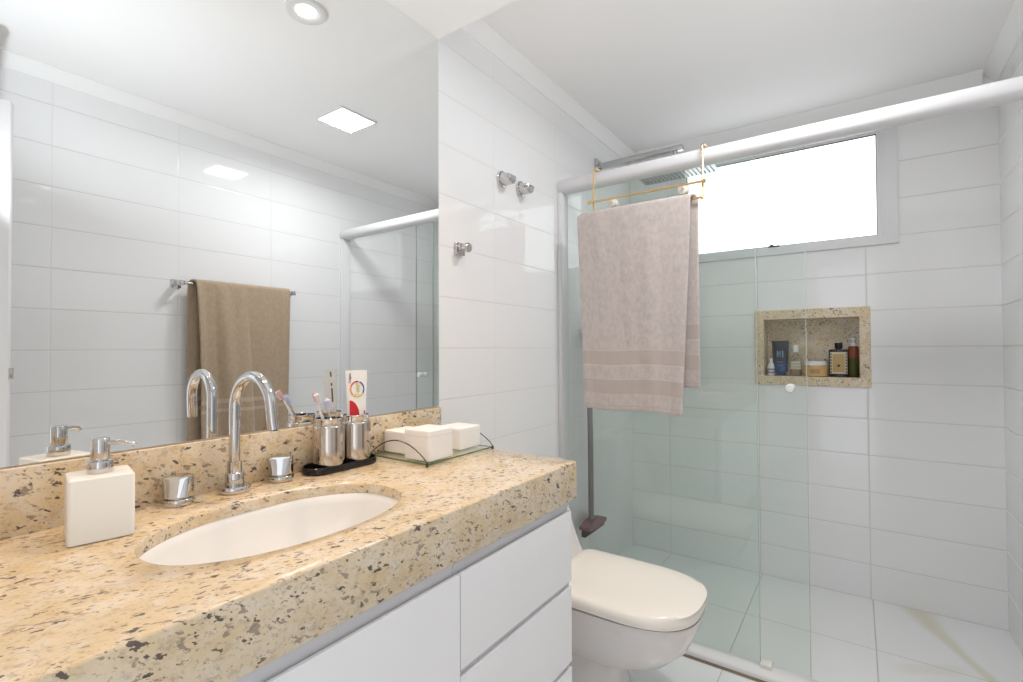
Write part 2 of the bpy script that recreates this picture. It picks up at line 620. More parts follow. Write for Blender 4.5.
# open door leaf
bm = BM()
hx, hy = 1.645, Y0 + .03
fx, fy = 1.318, 0.412
dv = Vector((fx - hx, fy - hy, 0)); dl = dv.length; dv.normalize()
ang = math.atan2(dv.y, dv.x)
MD = Matrix.Translation((hx, hy, 0)) @ Matrix.Rotation(ang, 4, 'Z')
add_box(bm, 0, dl, -.035, 0, .008, 2.152, .003, 2, MD)
door = struct('door_1', bm, M_lacq)
bm = BM(); add_box(bm, dl - .001, dl + .010, -.026, -.010, 1.145, 1.185, .002, 2, MD)
o = obj('latch_bolt', bm, M_chrome, door)
bm = BM()
for s in (-.035, 0):
    sg = -1 if s < 0 else 1
    a = MD @ Vector((dl - .07, s, 1.165))
    nrm = (MD.to_3x3() @ Vector((0, sg, 0)))
    tng = (MD.to_3x3() @ Vector((-1, 0, 0)))
    add_lathe(bm, [(.026, 0), (.026, .006), (.010, .007), (.010, .04)], a, nrm, 24)
    add_tube(bm, [a + nrm * .04, a + nrm * .045 + tng * .05, a + nrm * .045 + tng * .11], .009, 12)
obj('door_handle', bm, M_chrome, door)

# plaster cornices
cb, cw = 2.4288, 0.052


def cornice(name, pts):
    bm = BM()
    add_loft(bm, pts)
    return struct(name, bm, M_trimpaint)


def prof(d):
    return [(0, cb), (0.006, cb), (0.010, cb + .006), (d - .008, ZC - .008), (d, ZC - .004), (d, ZC), (0, ZC)]


P = prof(cw)
cornice('trim_1', [[(x, 1.25, z) for x, z in P], [(x, D, z) for x, z in P]])
cornice('trim_2', [[(W - x, Y0, z) for x, z in P], [(W - x, D, z) for x, z in P]])
cornice('trim_3', [[(cw, D - x, z) for x, z in P], [(W - cw, D - x, z) for x, z in P]])
# dropped plaster soffit over the mirror
bm = BM()
add_box(bm, 0, 0.507, Y0, 1.252, 2.327, ZC, .0015, 1)
struct('trim_4', bm, M_paint)

# window: casing, inner sash, bright frosted pane, latch
bm = BM()
ox0, ox1, oz0, oz1 = 0.262, 1.359, 1.752, 2.366


def ring_frame(bm, outer, inner, y0, y1):
    (a0, a1, b0, b1), (c0, c1, d0, d1) = outer, inner
    o_ = [(a0, b0), (a1, b0), (a1, b1), (a0, b1)]
    i_ = [(c0, d0), (c1, d0), (c1, d1), (c0, d1)]
    add = []
    for yy in (y0, y1):
        add.append(([bm.verts.new((x, yy, z)) for x, z in o_], [bm.verts.new((x, yy, z)) for x, z in i_]))
    (o0, i0), (o1, i1) = add
    for k in range(4):
        j = (k + 1) % 4
        bm.faces.new((o0[k], o0[j], i0[j], i0[k]))
        bm.faces.new((o1[k], i1[k], i1[j], o1[j]))
        bm.faces.new((o0[k], o1[k], o1[j], o0[j]))
        bm.faces.new((i0[k], i0[j], i1[j], i1[k]))


ring_frame(bm, (ox0, ox1, oz0, oz1), (1.612 - 1.302, 1.302, oz0 + .036, oz1 - .036), D - .012, D + .03)
ring_frame(bm, (.306, 1.306, oz0 + .032, oz1 - .032), (.330, 1.290, oz0 + .044, oz1 - .044), D - .004, D + .06)
bmesh.ops.bevel(bm, geom=[e for e in bm.edges if e.calc_length() > .1], offset=.002, segments=2, affect='EDGES')
win = struct('window_1', bm, M_alu)
bm = BM(); ring_frame(bm, (.322, 1.297, 1.790, 2.324), (.352, 1.276, 1.803, 2.310), D + .012, D + .05)
s_ = obj('sash', bm, M_alu, win)
bm = BM(); ring_frame(bm, (.350, 1.278, 1.801, 2.312), (.355, 1.2735, 1.8055, 2.3075), D + .014, D + .03)
obj('gasket', bm, M_dark, s_)
bm = BM(); add_box(bm, .352, 1.276, D + .026, D + .034, 1.803, 2.310); obj('pane', bm, M_pane, win)
bm = BM()
add_box(bm, .79, .845, D + .004, D + .026, 1.797, 1.806, .002)
add_box(bm, .80, .815, D - .002, D + .016, 1.803, 1.812, .002)
obj('latch', bm, M_dark, win)

# ---------------------------------------------------------------- wall niche (granite)
niche = thing('wall_niche', 'cream speckled granite niche sunk in the tiled window wall of the shower', 'wall niche', (.98, D, 1.046))
bm = BM()
ring_frame(bm, (.719, 1.241, 1.045, 1.450), (NX0, NX1, NZ0, NZ1), D - .010, D + .012)
bmesh.ops.bevel(bm, geom=[e for e in bm.edges if e.calc_length() > .1], offset=.0015, segments=1, affect='EDGES')
obj('frame', bm, M_gran, niche)
bm = BM()
ND = .135
add_box(bm, NX0h + .001, NX1h - .001, D + ND, D + ND + .018, NZ0h + .001, NZ1h - .001)
obj('back_panel', bm, M_gran, niche)
bm = BM()
ring_frame(bm, (NX0h + .001, NX1h - .001, NZ0h + .001, NZ1h - .001), (NX0, NX1, NZ0, NZ1), D + .012, D + ND)
obj('lining', bm, M_gran, niche)

NZ = NZ0 + .0005
# six toiletries in the niche, left to right
t = thing('lotion_bottle', 'tiny white bottle with a narrow neck at the left end of the niche', 'bottle', (.792, 3.075, NZ), 'toiletries in the shower niche')
bm = BM(); add_lathe(bm, [(.0175, 0), (.019, .003), (.019, .045), (.015, .062), (.009, .072)], (.792, 3.075, NZ), n=24); bd = obj('body', bm, M_whitep, t)
bm = BM(); add_lathe(bm, [(.0085, .072), (.0085, .090), (.007, .094)], (.792, 3.075, NZ), n=20); obj('cap', bm, M_whitep, t)
bm = BM()
for k in range(2):
    add_lathe(bm, [(.0190, .012 + k * .016), (.0194, .013 + k * .016), (.0194, .020 + k * .016), (.0190, .021 + k * .016)], (.792, 3.075, NZ), n=24)
obj('label_stripes', bm, plain('lilac_print', (.25, .18, .33), .5), bd)

t = thing('shampoo_tube', 'navy blue squeeze tube standing on its cap in the niche', 'tube', (.838, 3.085, NZ), 'toiletries in the shower niche')
bm = BM()
rings = []
for k in range(13):
    q = k / 12
    z = NZ + .022 + q * .168
    wx = .0335 + .009 * q
    wy = .022 * (1 - q) + .0025
    rings.append([(.838 + wx * (abs(math.cos(a)) ** .7) * (1 if math.cos(a) >= 0 else -1), 3.085 + wy * math.sin(a), z) for a in [2 * PI * i / 28 for i in range(28)]])
add_loft(bm, rings)
mtube, nt, b = new_mat('blue_tube_print')
tc = nt.nodes.new('ShaderNodeTexCoord'); sp = nt.nodes.new('ShaderNodeSeparateXYZ'); nt.links.new(tc.outputs['Object'], sp.inputs[0])
nt.links.new(mixc(nt, smooth(nt, sp.outputs[2], .04, .10), (.012, .055, .20), (.014, .020, .045)), b.inputs['Base Color'])
b.inputs['Roughness'].default_value = .35
bd = obj('body', bm, mtube, t)
bm = BM(); add_lathe(bm, [(.030, 0), (.031, .002), (.031, .021), (.029, .023)], (.838, 3.085, NZ), n=28, sy=.8); obj('cap', bm, plain('tube_cap_blue', (.012, .05, .17), .3), t)
bm = BM()
for (dx, z0, z1, wd_) in ((-.012, .10, .135, .006), (.001, .10, .135, .004), (.012, .098, .138, .006), (-.006, .118, .124, .016)):
    add_box(bm, .838 + dx - wd_ / 2, .838 + dx + wd_ / 2, 3.0675 + (z0 - .1) * .05 - .0045, 3.0735, NZ + z0, NZ + z1)
tp_m = plain('tube_print', (.20, .30, .40), .4)
obj('print', bm, tp_m, bd)
for z0 in (.055, .072):
    bm = BM()
    add_box(bm, .823, .849, 3.061, 3.066, NZ + z0, NZ + z0 + .003)
    obj('print_line', bm, tp_m, bd)

t = thing('perfume_bottle', 'clear bottle with white cap and amber liquid at the bottom in the niche', 'bottle', (.912, 3.08, NZ), 'toiletries in the shower niche')
bm = BM()


def slab_ring(cx_, cy_, z, hx_, hy_, r):
    return [(x, y, z) for x, y in rrect(cx_ - hx_, cx_ + hx_, cy_ - hy_, cy_ + hy_, min(r, hx_ * .98, hy_ * .98), 5)]


add_loft(bm, [slab_ring(.912, 3.08, NZ + z, a, b_, .01) for z, a, b_ in ((0, .026, .015), (.003, .0285, .017), (.085, .0285, .017), (.105, .022, .014), (.118, .012, .012), (.128, .011, .011))])
bd = obj('body', bm, M_bottle, t)
bm = BM(); add_loft(bm, [slab_ring(.912, 3.08, NZ + z, .0262, .0148, .009) for z in (.003, .034)]); obj('liquid', bm, plain('amber_liquid', (.30, .16, .05), .15), bd)
bm = BM(); add_lathe(bm, [(.0135, .128), (.014, .130), (.014, .162), (.012, .166)], (.912, 3.08, NZ), n=24); obj('cap', bm, M_whitep, t)
bm = BM()
for z0, z1, hw in ((.036, .046, .026), (.050, .062, .022), (.066, .078, .022)):
    add_box(bm, .912 - hw, .912 + hw, 3.0615, 3.0628, NZ + z0, NZ + z1)
obj('label_strips', bm, plain('ivory_label', (.66, .62, .50), .5), bd)

t = thing('cream_jar', 'round yellow jar of cream with white lid in the niche', 'jar', (1.004, 3.075, NZ), 'toiletries in the shower niche')
bm = BM(); add_lathe(bm, [(.050, 0), (.055, .004), (.056, .03), (.055, .052), (.050, .058)], (1.004, 3.075, NZ), n=40); bd = obj('body', bm, plain('yellow_jar', (.66, .42, .17), .3), t)
bm = BM(); add_lathe(bm, [(.052, .058), (.0525, .060), (.0525, .078), (.050, .081)], (1.004, 3.075, NZ), n=40); obj('lid', bm, M_whitep, t)
bm = BM()
rr = .0566
aa = [math.radians(-115 + k * 6) for k in range(9)]
add_loft(bm, [[(1.004 + r_ * math.cos(a), 3.075 + r_ * math.sin(a), NZ + z) for r_, z in ((rr, .016), (rr, .040), (rr - .002, .040), (rr - .002, .016))] for a in aa])
obj('label', bm, plain('jar_label', (.45, .29, .13), .5), bd)

t = thing('square_bottle', 'dark square bottle with black cap and ornate cream label in the niche', 'bottle', (1.106, 3.08, NZ), 'toiletries in the shower niche')
bm = BM(); add_loft(bm, [slab_ring(1.106, 3.08, NZ + z, a, b_, .006) for z, a, b_ in ((0, .041, .021), (.002, .043, .023), (.136, .043, .023), (.142, .038, .02), (.143, .014, .013), (.150, .013, .012))])
bd = obj('body', bm, plain('dark_brown_glass', (.022, .010, .008), .1), t)
bm = BM(); add_lathe(bm, [(.017, .148), (.0175, .150), (.0175, .174), (.016, .177)], (1.106, 3.08, NZ), n=24); obj('cap', bm, M_blackp, t)
bm = BM(); add_box(bm, 1.069, 1.143, 3.0560, 3.0575, NZ + .016, NZ + .128); lb = obj('label', bm, plain('cream_label', (.66, .60, .46), .5), bd)
bm = BM(); add_box(bm, 1.080, 1.132, 3.0552, 3.0562, NZ + .026, NZ + .118); add_lathe(bm, [(.010, 0), (.010, .0006)], (1.106, 3.0552, NZ + .058), (0, -1, 0), 20); obj('panel', bm, plain('ochre_panel', (.52, .36, .15), .5), bd)
ink = plain('label_ink', (.05, .04, .03), .5)
for xx in (1.0735, 1.1385):
    bm = BM()
    for k in range(7):
        add_box(bm, xx - .0028, xx + .0028, 3.0550, 3.0561, NZ + .020 + k * .0155, NZ + .029 + k * .0155)
    obj('label_border', bm, ink, bd)
bm = BM(); add_lathe(bm, [(.0075, 0), (.0075, .0006)], (1.106, 3.0546, NZ + .058), (0, -1, 0), 6)
obj('medallion', bm, ink, bd)

t = thing('pump_bottle', 'tall red and green pump bottle at the right end of the niche', 'bottle', (1.169, 3.070, NZ), 'toiletries in the shower niche')
bm = BM(); add_lathe(bm, [(.020, 0), (.0225, .003), (.0225, .150), (.020, .156), (.014, .160)], (1.169, 3.070, NZ), n=28)
mpb, nt, b = new_mat('red_green_bottle')
tc = nt.nodes.new('ShaderNodeTexCoord'); sp = nt.nodes.new('ShaderNodeSeparateXYZ'); nt.links.new(tc.outputs['Object'], sp.inputs[0])
nt.links.new(mixc(nt, smooth(nt, sp.outputs[2], .093, .103), (.06, .065, .008), (.20, .045, .015)), b.inputs['Base Color'])
b.inputs['Roughness'].default_value = .15
obj('body', bm, mpb, t)
bm = BM()
add_lathe(bm, [(.016, .158), (.0165, .160), (.0165, .176), (.010, .178), (.010, .186), (.0145, .187), (.0145, .198), (.012, .201)], (1.169, 3.070, NZ), n=24)
add_tube(bm, [(1.169, 3.070, NZ + .194), (1.153, 3.054, NZ + .194), (1.149, 3.050, NZ + .190)], .004, 10)
obj('pump', bm, plain('translucent_pump', (.62, .60, .58), .25), t)

# ---------------------------------------------------------------- shower screen
GY1, GY2, RY = 2.110, 2.134, 2.117
RZ = 2.034
scr = thing('shower_screen', 'green tinted glass shower screen with white rounded top rail and white frame', 'shower screen', (W / 2, RY, 0))
bm = BM()
rp = []
for k in range(28):
    a = 2 * PI * k / 28
    ca, sa = math.cos(a), math.sin(a)
    rp.append((RY + .040 * (abs(ca) ** .8) * (1 if ca >= 0 else -1), RZ + .033 * (abs(sa) ** .8) * (1 if sa >= 0 else -1)))
add_prism(bm, rp, 'x', 0.001, W - .001)
obj('top_rail', bm, M_rail, scr)
box_obj('wall_profile', scr, M_alu, 0, .022, 2.083, 2.152, .03, 2.004, .003)
box_obj('wall_profile', scr, M_alu, W - .022, W, 2.083, 2.152, .03, 2.004, .003)
bm = BM()
add_prism(bm, [(2.056, 0), (2.056, .017), (2.061, .024), (2.070, .028), (2.128, .028), (2.138, .022), (2.142, 0)], 'x', 0, W)
obj('sill_track', bm, M_alu, scr)
bm = BM(); add_prism(bm, [(2.046, 0), (2.047, .003), (2.0555, .006), (2.0555, 0)], 'x', .03, .93); o = obj('seal_bead', bm, M_seal, scr); o['label'] = 'brown grimy sealant line'


def glass_panel(name, x0, x1, y, z0, z1, parent):
    bm = BM()
    add_box(bm, x0, x1, y - .004, y + .004, z0, z1)
    o = obj(name, bm, M_glass, parent, smooth_=False)
    return o


gp = glass_panel('fixed_panel', .012, .864, GY1, .0285, 2.004, scr)
bm = BM(); add_box(bm, .8640, .8660, GY1 - .004, GY1 + .004, .0285, 2.004); obj('polished_edge', bm, M_glassedge, gp)
gs = glass_panel('sliding_panel', .13, 1.0285, GY2, .0285, 2.004, scr)
bm = BM(); add_box(bm, 1.0285, 1.0305, GY2 - .004, GY2 + .004, .0285, 2.004); obj('polished_edge', bm, M_glassedge, gs)
bm = BM()
add_lathe(bm, [(.012, 0), (.011, .012), (.015, .014), (.016, .018), (.016, .026), (.013, .030), (.004, .031)], (.977, GY2 - .004, 1.093), (0, -1, 0), 28)
add_lathe(bm, [(.012, 0), (.011, .012), (.015, .014), (.016, .018), (.016, .026), (.013, .030), (.004, .031)], (.977, GY2 + .004, 1.093), (0, 1, 0), 28)
obj('knob', bm, plain('white_knob', (.78, .78, .80), .12, coat=.5), gs)
bm = BM(); add_box(bm, .865, .905, 2.094, 2.146, .0275, .043, .003); obj('guide_block', bm, plain('ivory_plastic', (.76, .75, .70), .35), scr)

# ---------------------------------------------------------------- gold over-rail towel rack and the beige towel
rk = thing('towel_rack', 'gold double towel rack hooked over the white shower rail', 'towel rack', (.44, 2.062, 1.86))
BYF = 2.060
BYL = 2.034
for hxp in (.205, .684):
    bm = BM()
    pts = [(hxp, BYL + .004, 1.846), (hxp, BYF - .005, 1.846), (hxp, BYF, 1.852), (hxp, BYF, 2.060)]
    ra = (2.166 - BYF) / 2
    for k in range(1, 12):
        a = PI * k / 12
        pts.append((hxp, BYF + ra - ra * math.cos(a), 2.060 + .021 * math.sin(a)))
    pts += [(hxp, 2.166, 2.060), (hxp, 2.166, 2.030)]
    add_tube(bm, pts, .0042, 10)
    obj('hook', bm, M_gold, rk)
bm = BM()
add_tube(bm, [(.186, BYF - .009, 1.915), (.690, BYF - .009, 1.915)], .0045, 12)
for xx in (.186, .690):
    add_lathe(bm, [(.004, -.008), (.008, -.006), (.008, .006), (.004, .008)], (xx, BYF - .009, 1.915), (1, 0, 0), 16)
obj('upper_bar', bm, M_gold, rk)
bm = BM()
add_tube(bm, [(.150, BYL, 1.846), (.690, BYL, 1.846)], .0045, 12)
obj('lower_bar', bm, M_gold, rk)
for xx in (.285, .60):
    bm = BM()
    add_lathe(bm, [(.008, 0), (.008, .014), (.020, .018), (.021, .044), (.019, .046)], (xx, 2.059, 1.906), (0, 1, 0), 20)
    o = obj('suction_pad', bm, plain('ivory_pad', (.80, .74, .66), .35), rk); o['label'] = 'cream rubber pad resting on the glass'


def towel(name, mat, label, cat, axis_c, along0, along1, ztop, zf, zb, side, thick, fr_bot, bk_edges, fold, origin, seed):
    """a towel folded over a bar. Built in (s along the bar, n out of the wall, z); side maps it to the room.
    fr_bot: (left, right) edges of the front layer at the bottom; bk_edges: (left, right) of the back layer"""
    bm = BM()
    uvl = bm.loops.layers.uv.new('UVMap')
    NS, r = 56, .011 + thick
    prof_ = []
    lf, lb = ztop - zf, ztop - zb
    NF, NB, NA = 74, 46, 10
    for k in range(NF):
        prof_.append(('f', k / NF, r, zf + lf * k / NF))
    for k in range(NA + 1):
        a = PI * k / NA
        prof_.append(('t', a, r * math.cos(a), ztop + r * .75 * math.sin(a)))
    for k in range(1, NB + 1):
        prof_.append(('b', 1 - k / NB, -r, ztop - lb * k / NB))
    grid = []
    for (kind, q, nn, z) in prof_:
        row = []
        for i in range(NS + 1):
            u = i / NS
            if kind == 'f':
                e0 = along0 + (fr_bot[0] - along0) * (1 - q) ** 1.1
                e1 = along1 + (fr_bot[1] - along1) * (1 - q) ** 1.1
                w = (1 - q)
            elif kind == 't':
                g = q / PI
                e0 = along0 + (bk_edges[0] - along0) * g
                e1 = along1 + (bk_edges[1] - along1) * g
                w = 0
            else:
                e0, e1 = bk_edges
                w = (1 - q) * .5
            s = e0 + (e1 - e0) * u
            ph = seed * 3.1
            d = fold * w ** .5 * (math.sin(u * 13 + ph) * .50 + math.sin(u * 27 + ph * 2 + z * 1.2) * .38 + math.sin(u * 5 + z * 3 + ph) * .5) if w > 0 else 0
            d += .0018 * noise.noise(Vector((s * 22, z * 22, seed + (0 if kind == 'f' else 5))))
            zz = z + .004 * math.sin(u * 9 + seed) * w + .0012 * noise.noise(Vector((s * 30, seed, 1)))
            off = nn + (abs(d) * .6 + d * .6 if kind == 'f' else (-abs(d) * .5 if kind == 'b' else 0))
            row.append((s, off, zz, z if kind != 't' else 9))
        grid.append(row)

    def toroom(s, n_, z):
        return Vector(side(s, n_, z))
    vf = [[bm.verts.new(toroom(*p[:3])) for p in row] for row in grid]
    for a in range(len(vf) - 1):
        for i in range(NS):
            f = bm.faces.new((vf[a][i], vf[a][i + 1], vf[a + 1][i + 1], vf[a + 1][i]))
            for l, (ra_, ii) in zip(f.loops, ((a, i), (a, i + 1), (a + 1, i + 1), (a + 1, i))):
                k, q, nn, z = prof_[ra_]
                l[uvl].uv = (ii / NS, (z - (zf if k == 'f' else zb)) if k != 't' else 9.0)
    o = obj(name, bm, mat, origin=origin, angle=180, recalc=True)
    md = o.modifiers.new('thickness', 'SOLIDIFY')
    md.thickness = thick * 1.2
    md.offset = 0
    md2 = o.modifiers.new('soft', 'SUBSURF')
    md2.levels = md2.render_levels = 1
    tag(o, label, cat)
    return o


M_towel = terry('beige_terry', (0.585, 0.515, 0.485),
                [(.018, .022, 'd'), (.072, .134, 'd'), (.134, .138, 'l'), (.194, .198, 'l'), (.198, .258, 'd'), (.258, .262, 'l')],
                (0.495, 0.42, 0.38), (0.62, 0.545, 0.50))
towel('bath_towel', M_towel, 'beige terry bath towel folded over the gold rack on the shower screen', 'towel', 0,
      .143, .648, 1.849, .978, 1.085, lambda s, n_, z: (s, BYL - n_, z), .008,
      (.180, .610), (.226, .668), .010, (.40, BYL, 1.85), 2)

# ---------------------------------------------------------------- towel bar and brown towel on the right wall
BX = W - .07
tb = thing('towel_bar', 'chrome towel bar with square end brackets on the wall facing the mirror', 'towel bar', (BX, 1.39, 1.592))
bm = BM(); add_tube(bm, [(BX, 1.078, 1.592), (BX, 1.712, 1.592)], .0075, 14); obj('bar', bm, M_chrome, tb)
for yy in (1.092, 1.700):
    bm = BM()
    add_box(bm, W - .008, W, yy - .022, yy + .022, 1.570, 1.614, .002)
    add_box(bm, BX - .012, W - .006, yy - .012, yy + .012, 1.580, 1.604, .002)
    obj('bracket', bm, M_chrome, tb)
M_brown = terry('brown_terry', (0.44, 0.335, 0.235), [(.215, .232, 'l'), (.262, .285, 'l')], (0.36, 0.27, 0.19), (0.53, 0.425, 0.315))
towel('bath_towel', M_brown, 'brown terry towel hanging on the chrome wall bar, seen in the mirror', 'towel', 0,
      1.150, 1.668, 1.597, .70, .72, lambda s, n_, z: (BX - n_, s, z), .009,
      (1.185, 1.655), (1.128, 1.678), .055, (BX, 1.41, 1.6), 5)

# ---------------------------------------------------------------- mirror
bm = BM(); add_box(bm, .0005, .004, Y0 + .004, MY + .008, 1.0495, 2.3265, .0008, 1)
tag(obj('mirror', bm, M_mirror, origin=(0.003, .43, 1.0495)), 'large frameless wall mirror above the granite counter', 'mirror')

# ---------------------------------------------------------------- countertop with sink opening
SX, SY, SA, SB = .300, .525, .150, .235
ct = thing('countertop', 'cream granite countertop with dark flecks, thick apron and oval sink cut-out', 'countertop', (.26, .43, .832))
bm = BM()
y_a, y_b = Y0 + .003, CY
per = []
n1, n2 = 36, 96
for i in range(n2): per.append((CX, y_a + (y_b - y_a) * i / n2))
for i in range(n1): per.append((CX - (CX - .001) * i / n1, y_b))
for i in range(n2): per.append((.001, y_b - (y_b - y_a) * i / n2))
for i in range(n1): per.append((.001 + (CX - .001) * i / n1, y_a))


def oval(p, k=1.0, e=2.2):
    a = math.atan2((p[1] - SY) / SB, (p[0] - SX) / SA)
    c, s = math.cos(a), math.sin(a)
    return (SX + k * SA * abs(c) ** (2 / e) * (1 if c >= 0 else -1), SY + k * SB * abs(s) ** (2 / e) * (1 if s >= 0 else -1))


def inset(p, d):
    return (min(p[0], CX - d), min(p[1], y_b - d))


ho = [oval(p) for p in per]
ho2 = [oval(p, 1.012) for p in per]
rings = [
    [(*p, CZ - .022) for p in ho],
    [(*p, CZ - .004) for p in ho],
    [(*oval(p, 1.004), CZ - .001) for p in per],
    [(*ho2[i], CZ) for i in range(len(per))],
]
# a few intermediate rings for a clean top
for q in (.25, .5, .75):
    rings.append([(h[0] + (inset(p, .004)[0] - h[0]) * q, h[1] + (inset(p, .004)[1] - h[1]) * q, CZ) for h, p in zip(ho2, per)])
rings += [
    [(*inset(p, .004), CZ) for p in per],
    [(*inset(p, .0012), CZ - .0012) for p in per],
    [(*p, CZ - .004) for p in per],
    [(*p, .834) for p in per],
    [(*inset(p, .002), .832) for p in per],
    [(*inset(p, .0215), .832) for p in per],
    [(*inset(p, .0215), CZ - .022) for p in per],
]
rings.append(rings[0])
add_loft(bm, rings, False, False)
bmesh.ops.remove_doubles(bm, verts=bm.verts, dist=1e-5)
obj('slab', bm, M_gran, ct, angle=50)
bm = BM(); add_box(bm, .0005, .022, Y0 + .003, MY, CZ - .0005, 1.0485, .0015, 2)
obj('backsplash', bm, M_gran, ct)

# sink basin
sk = thing('sink_basin', 'oval white undermount ceramic sink basin set in the granite counter', 'sink', (SX, SY, .77))
bm = BM()
N = 72
ZS = CZ - .925
prof_in = [(1.06, .9025), (1.06, .895), (.985, .8945), (.975, .885), (.95, .855), (.88, .815), (.74, .785), (.50, .768), (.22, .762), (.10, .760)]
prof_out = [(.10, .748), (.50, .752), (.80, .772), (.95, .805), (1.02, .855), (1.04, .888), (1.10, .890), (1.10, .9025)]
angs = [2 * PI * i / N for i in range(N)]


def ov(k, z):
    return [(SX + k * SA * math.cos(a), SY + k * SB * math.sin(a), z + ZS) for a in angs]


rr_ = [ov(k, z) for k, z in [(1.02, .9025)] + prof_in[2:]]
vr = add_loft(bm, rr_ + [ov(k, z) for k, z in prof_out] + [ov(1.02, .9025)], False, False)
bmesh.ops.remove_doubles(bm, verts=bm.verts, dist=1e-5)
obj('bowl', bm, M_ceram, sk)
bm = BM(); add_lathe(bm, [(.010, .745), (.024, .746), (.026, .7625), (.024, .766), (.010, .764)], (SX, SY, ZS), n=32); obj('drain', bm, M_chrome, sk)

# ---------------------------------------------------------------- vanity cabinet
vc = thing('vanity_cabinet', 'white lacquered vanity cabinet with doors and drawers under the granite counter', 'cabinet', (.26, .42, .16))
FX = .5375
CE = 1.2015
TOPZ = .8315
bm = BM()
for (c0, c1, c2, c3, c4, c5) in ((.005, .500, CE - .018, CE, .160, .8305), (.005, .500, Y0 + .005, Y0 + .023, .160, .8305),
                               (.005, .500, Y0 + .023, CE - .018, .160, .178), (.005, .017, Y0 + .023, CE - .018, .178, .8305),
                               (.484, .500, Y0 + .023, CE - .018, .178, .8305)):
    add_box(bm, c0, c1, c2, c3, c4, c5)
obj('carcass', bm, M_lacq, vc)
YD = .742
for (a, b_) in ((Y0 + .006, YD - .0135), (YD - .012, CE)):
    bm = BM()
    add_prism(bm, [(.5005, .780), (FX - .018, .780), (FX - .006, TOPZ - .002), (FX - .006, TOPZ), (.5005, TOPZ)], 'y', a, b_)
    obj('finger_pull', bm, M_pull, vc, angle=25)


def front(name, y0, y1, z0, z1):
    bm = BM()
    add_prism(bm, [(.5195, z0), (FX - .001, z0), (FX, z0 + .001), (FX, z1 - .003), (FX - .001, z1), (FX - .010, z1 - .001), (.5195, z1 - .012)], 'y', y0, y1)
    return obj(name, bm, M_lacq, vc, angle=25)


front('drawer', YD + .002, CE, .614, .8025)
bm = BM(); add_prism(bm, [(.5005, .580), (.5190, .584), (FX - .0085, .5992), (FX - .006, .6135), (.5005, .6135)], 'y', YD + .002, CE); obj('finger_pull', bm, M_pull, vc, angle=25)
front('drawer', YD + .002, CE, .396, .5985)
bm = BM(); add_prism(bm, [(.5005, .365), (.5190, .368), (FX - .0085, .3818), (FX - .006, .3955), (.5005, .3955)], 'y', YD + .002, CE); obj('finger_pull', bm, M_pull, vc, angle=25)
front('drawer', YD + .002, CE, .165, .381)
front('door', .180, YD - .0015, .165, .8025)
front('door', Y0 + .006, .177, .165, .8025)

# ---------------------------------------------------------------- faucet and its two handles
FXc, FYc = .057, .542
CT = CZ
CZ = CT + .0005      # things on the counter rest a hair above it
fc = thing('faucet', 'tall chrome gooseneck faucet spout behind the oval sink', 'faucet', (FXc, FYc, CZ))
bm = BM()
add_lathe(bm, [(.0300, 0), (.0320, .003), (.0320, .010), (.0295, .014), (.019, .0155)], (FXc, FYc, CZ), n=40)
obj('base_flange', bm, M_chrome, fc)
bm = BM(); add_lathe(bm, [(.0185, .015), (.0190, .017), (.0190, .040), (.0178, .042), (.0150, .043), (.0150, .066), (.0125, .067)], (FXc, FYc, CZ), n=32); obj('collar', bm, M_chrome, fc)
bm = BM()
ra = .0655
pts = [(FXc, FYc, CZ + .066 + k * .025) for k in range(5)]
zt = CZ + .189
pts.append((FXc, FYc, zt))
for k in range(1, 19):
    a = PI * k / 18 * 1.0
    pts.append((FXc + ra - ra * math.cos(a), FYc + .010 * k / 18, zt + ra * math.sin(a)))
pts.append((FXc + 2 * ra + .002, FYc + .012, zt - .03))
pts.append((FXc + 2 * ra + .004, FYc + .013, zt - .044))
add_tube(bm, pts, .0114, 20)
sp_ = obj('spout', bm, M_chrome, fc)
bm = BM(); e = Vector(pts[-1]); add_lathe(bm, [(.0085, .0), (.0085, .0015)], e - Vector((0, 0, .0016)), n=20); obj('aerator', bm, M_dark, sp_)

for (yy, lab) in ((.434, 'chrome tap handle between the soap dispenser and the faucet'), (.651, 'chrome tap handle between the faucet and the black tray')):
    h = thing('tap_handle', lab, 'tap handle', (.0535, yy, CZ), 'tap handles of the sink')
    bm = BM(); add_lathe(bm, [(.0268, 0), (.0284, .002), (.0284, .011), (.0268, .013), (.023, .0135)], (.0535, yy, CZ), n=40); obj('base_ring', bm, M_chrome, h)
    bm = BM()
    n = 40
    rings = []
    for z, k in ((.0165, .97), (.018, 1), (.052, 1), (.0560, .96), (.0572, .80)):
        rings.append([(.0535 + .0272 * k * math.cos(2 * PI * i / n), yy + .0272 * k * math.sin(2 * PI * i / n), CZ + z) for i in range(n)])
    # finger facet scooped out of the front
    R3 = []
    for ri, r_ in enumerate(rings):
        out = []
        for (x, y, z) in r_:
            q = (z - CZ - .0165) / .04
            lim = .0535 + .0272 - .011 * max(0, q) ** 1.2
            sgn = (x - .0535) * .8 + (y - yy) * -.6
            lim2 = .0272 - .012 * max(0, q)
            if sgn > lim2:
                d_ = sgn - lim2
                x -= d_ * .8
                y += d_ * .6
            out.append((x, y, z))
        R3.append(out)
    add_loft(bm, R3)
    add_lathe(bm, [(.020, .0130), (.020, .0166)], (.0535, yy, CZ), n=24)
    obj('knob', bm, M_chrome, h, angle=30)

# ---------------------------------------------------------------- soap dispenser
sd = thing('soap_dispenser', 'white square soap dispenser with chrome pump at the left of the sink', 'soap dispenser', (.124, .289, CZ))
p0, p1 = Vector((.164, .236)), Vector((.180, .321))      # front face edge, left and right
ax = (p1 - p0).normalized()
bk = Vector((-ax.y, ax.x))                                # towards the wall
bm = BM()


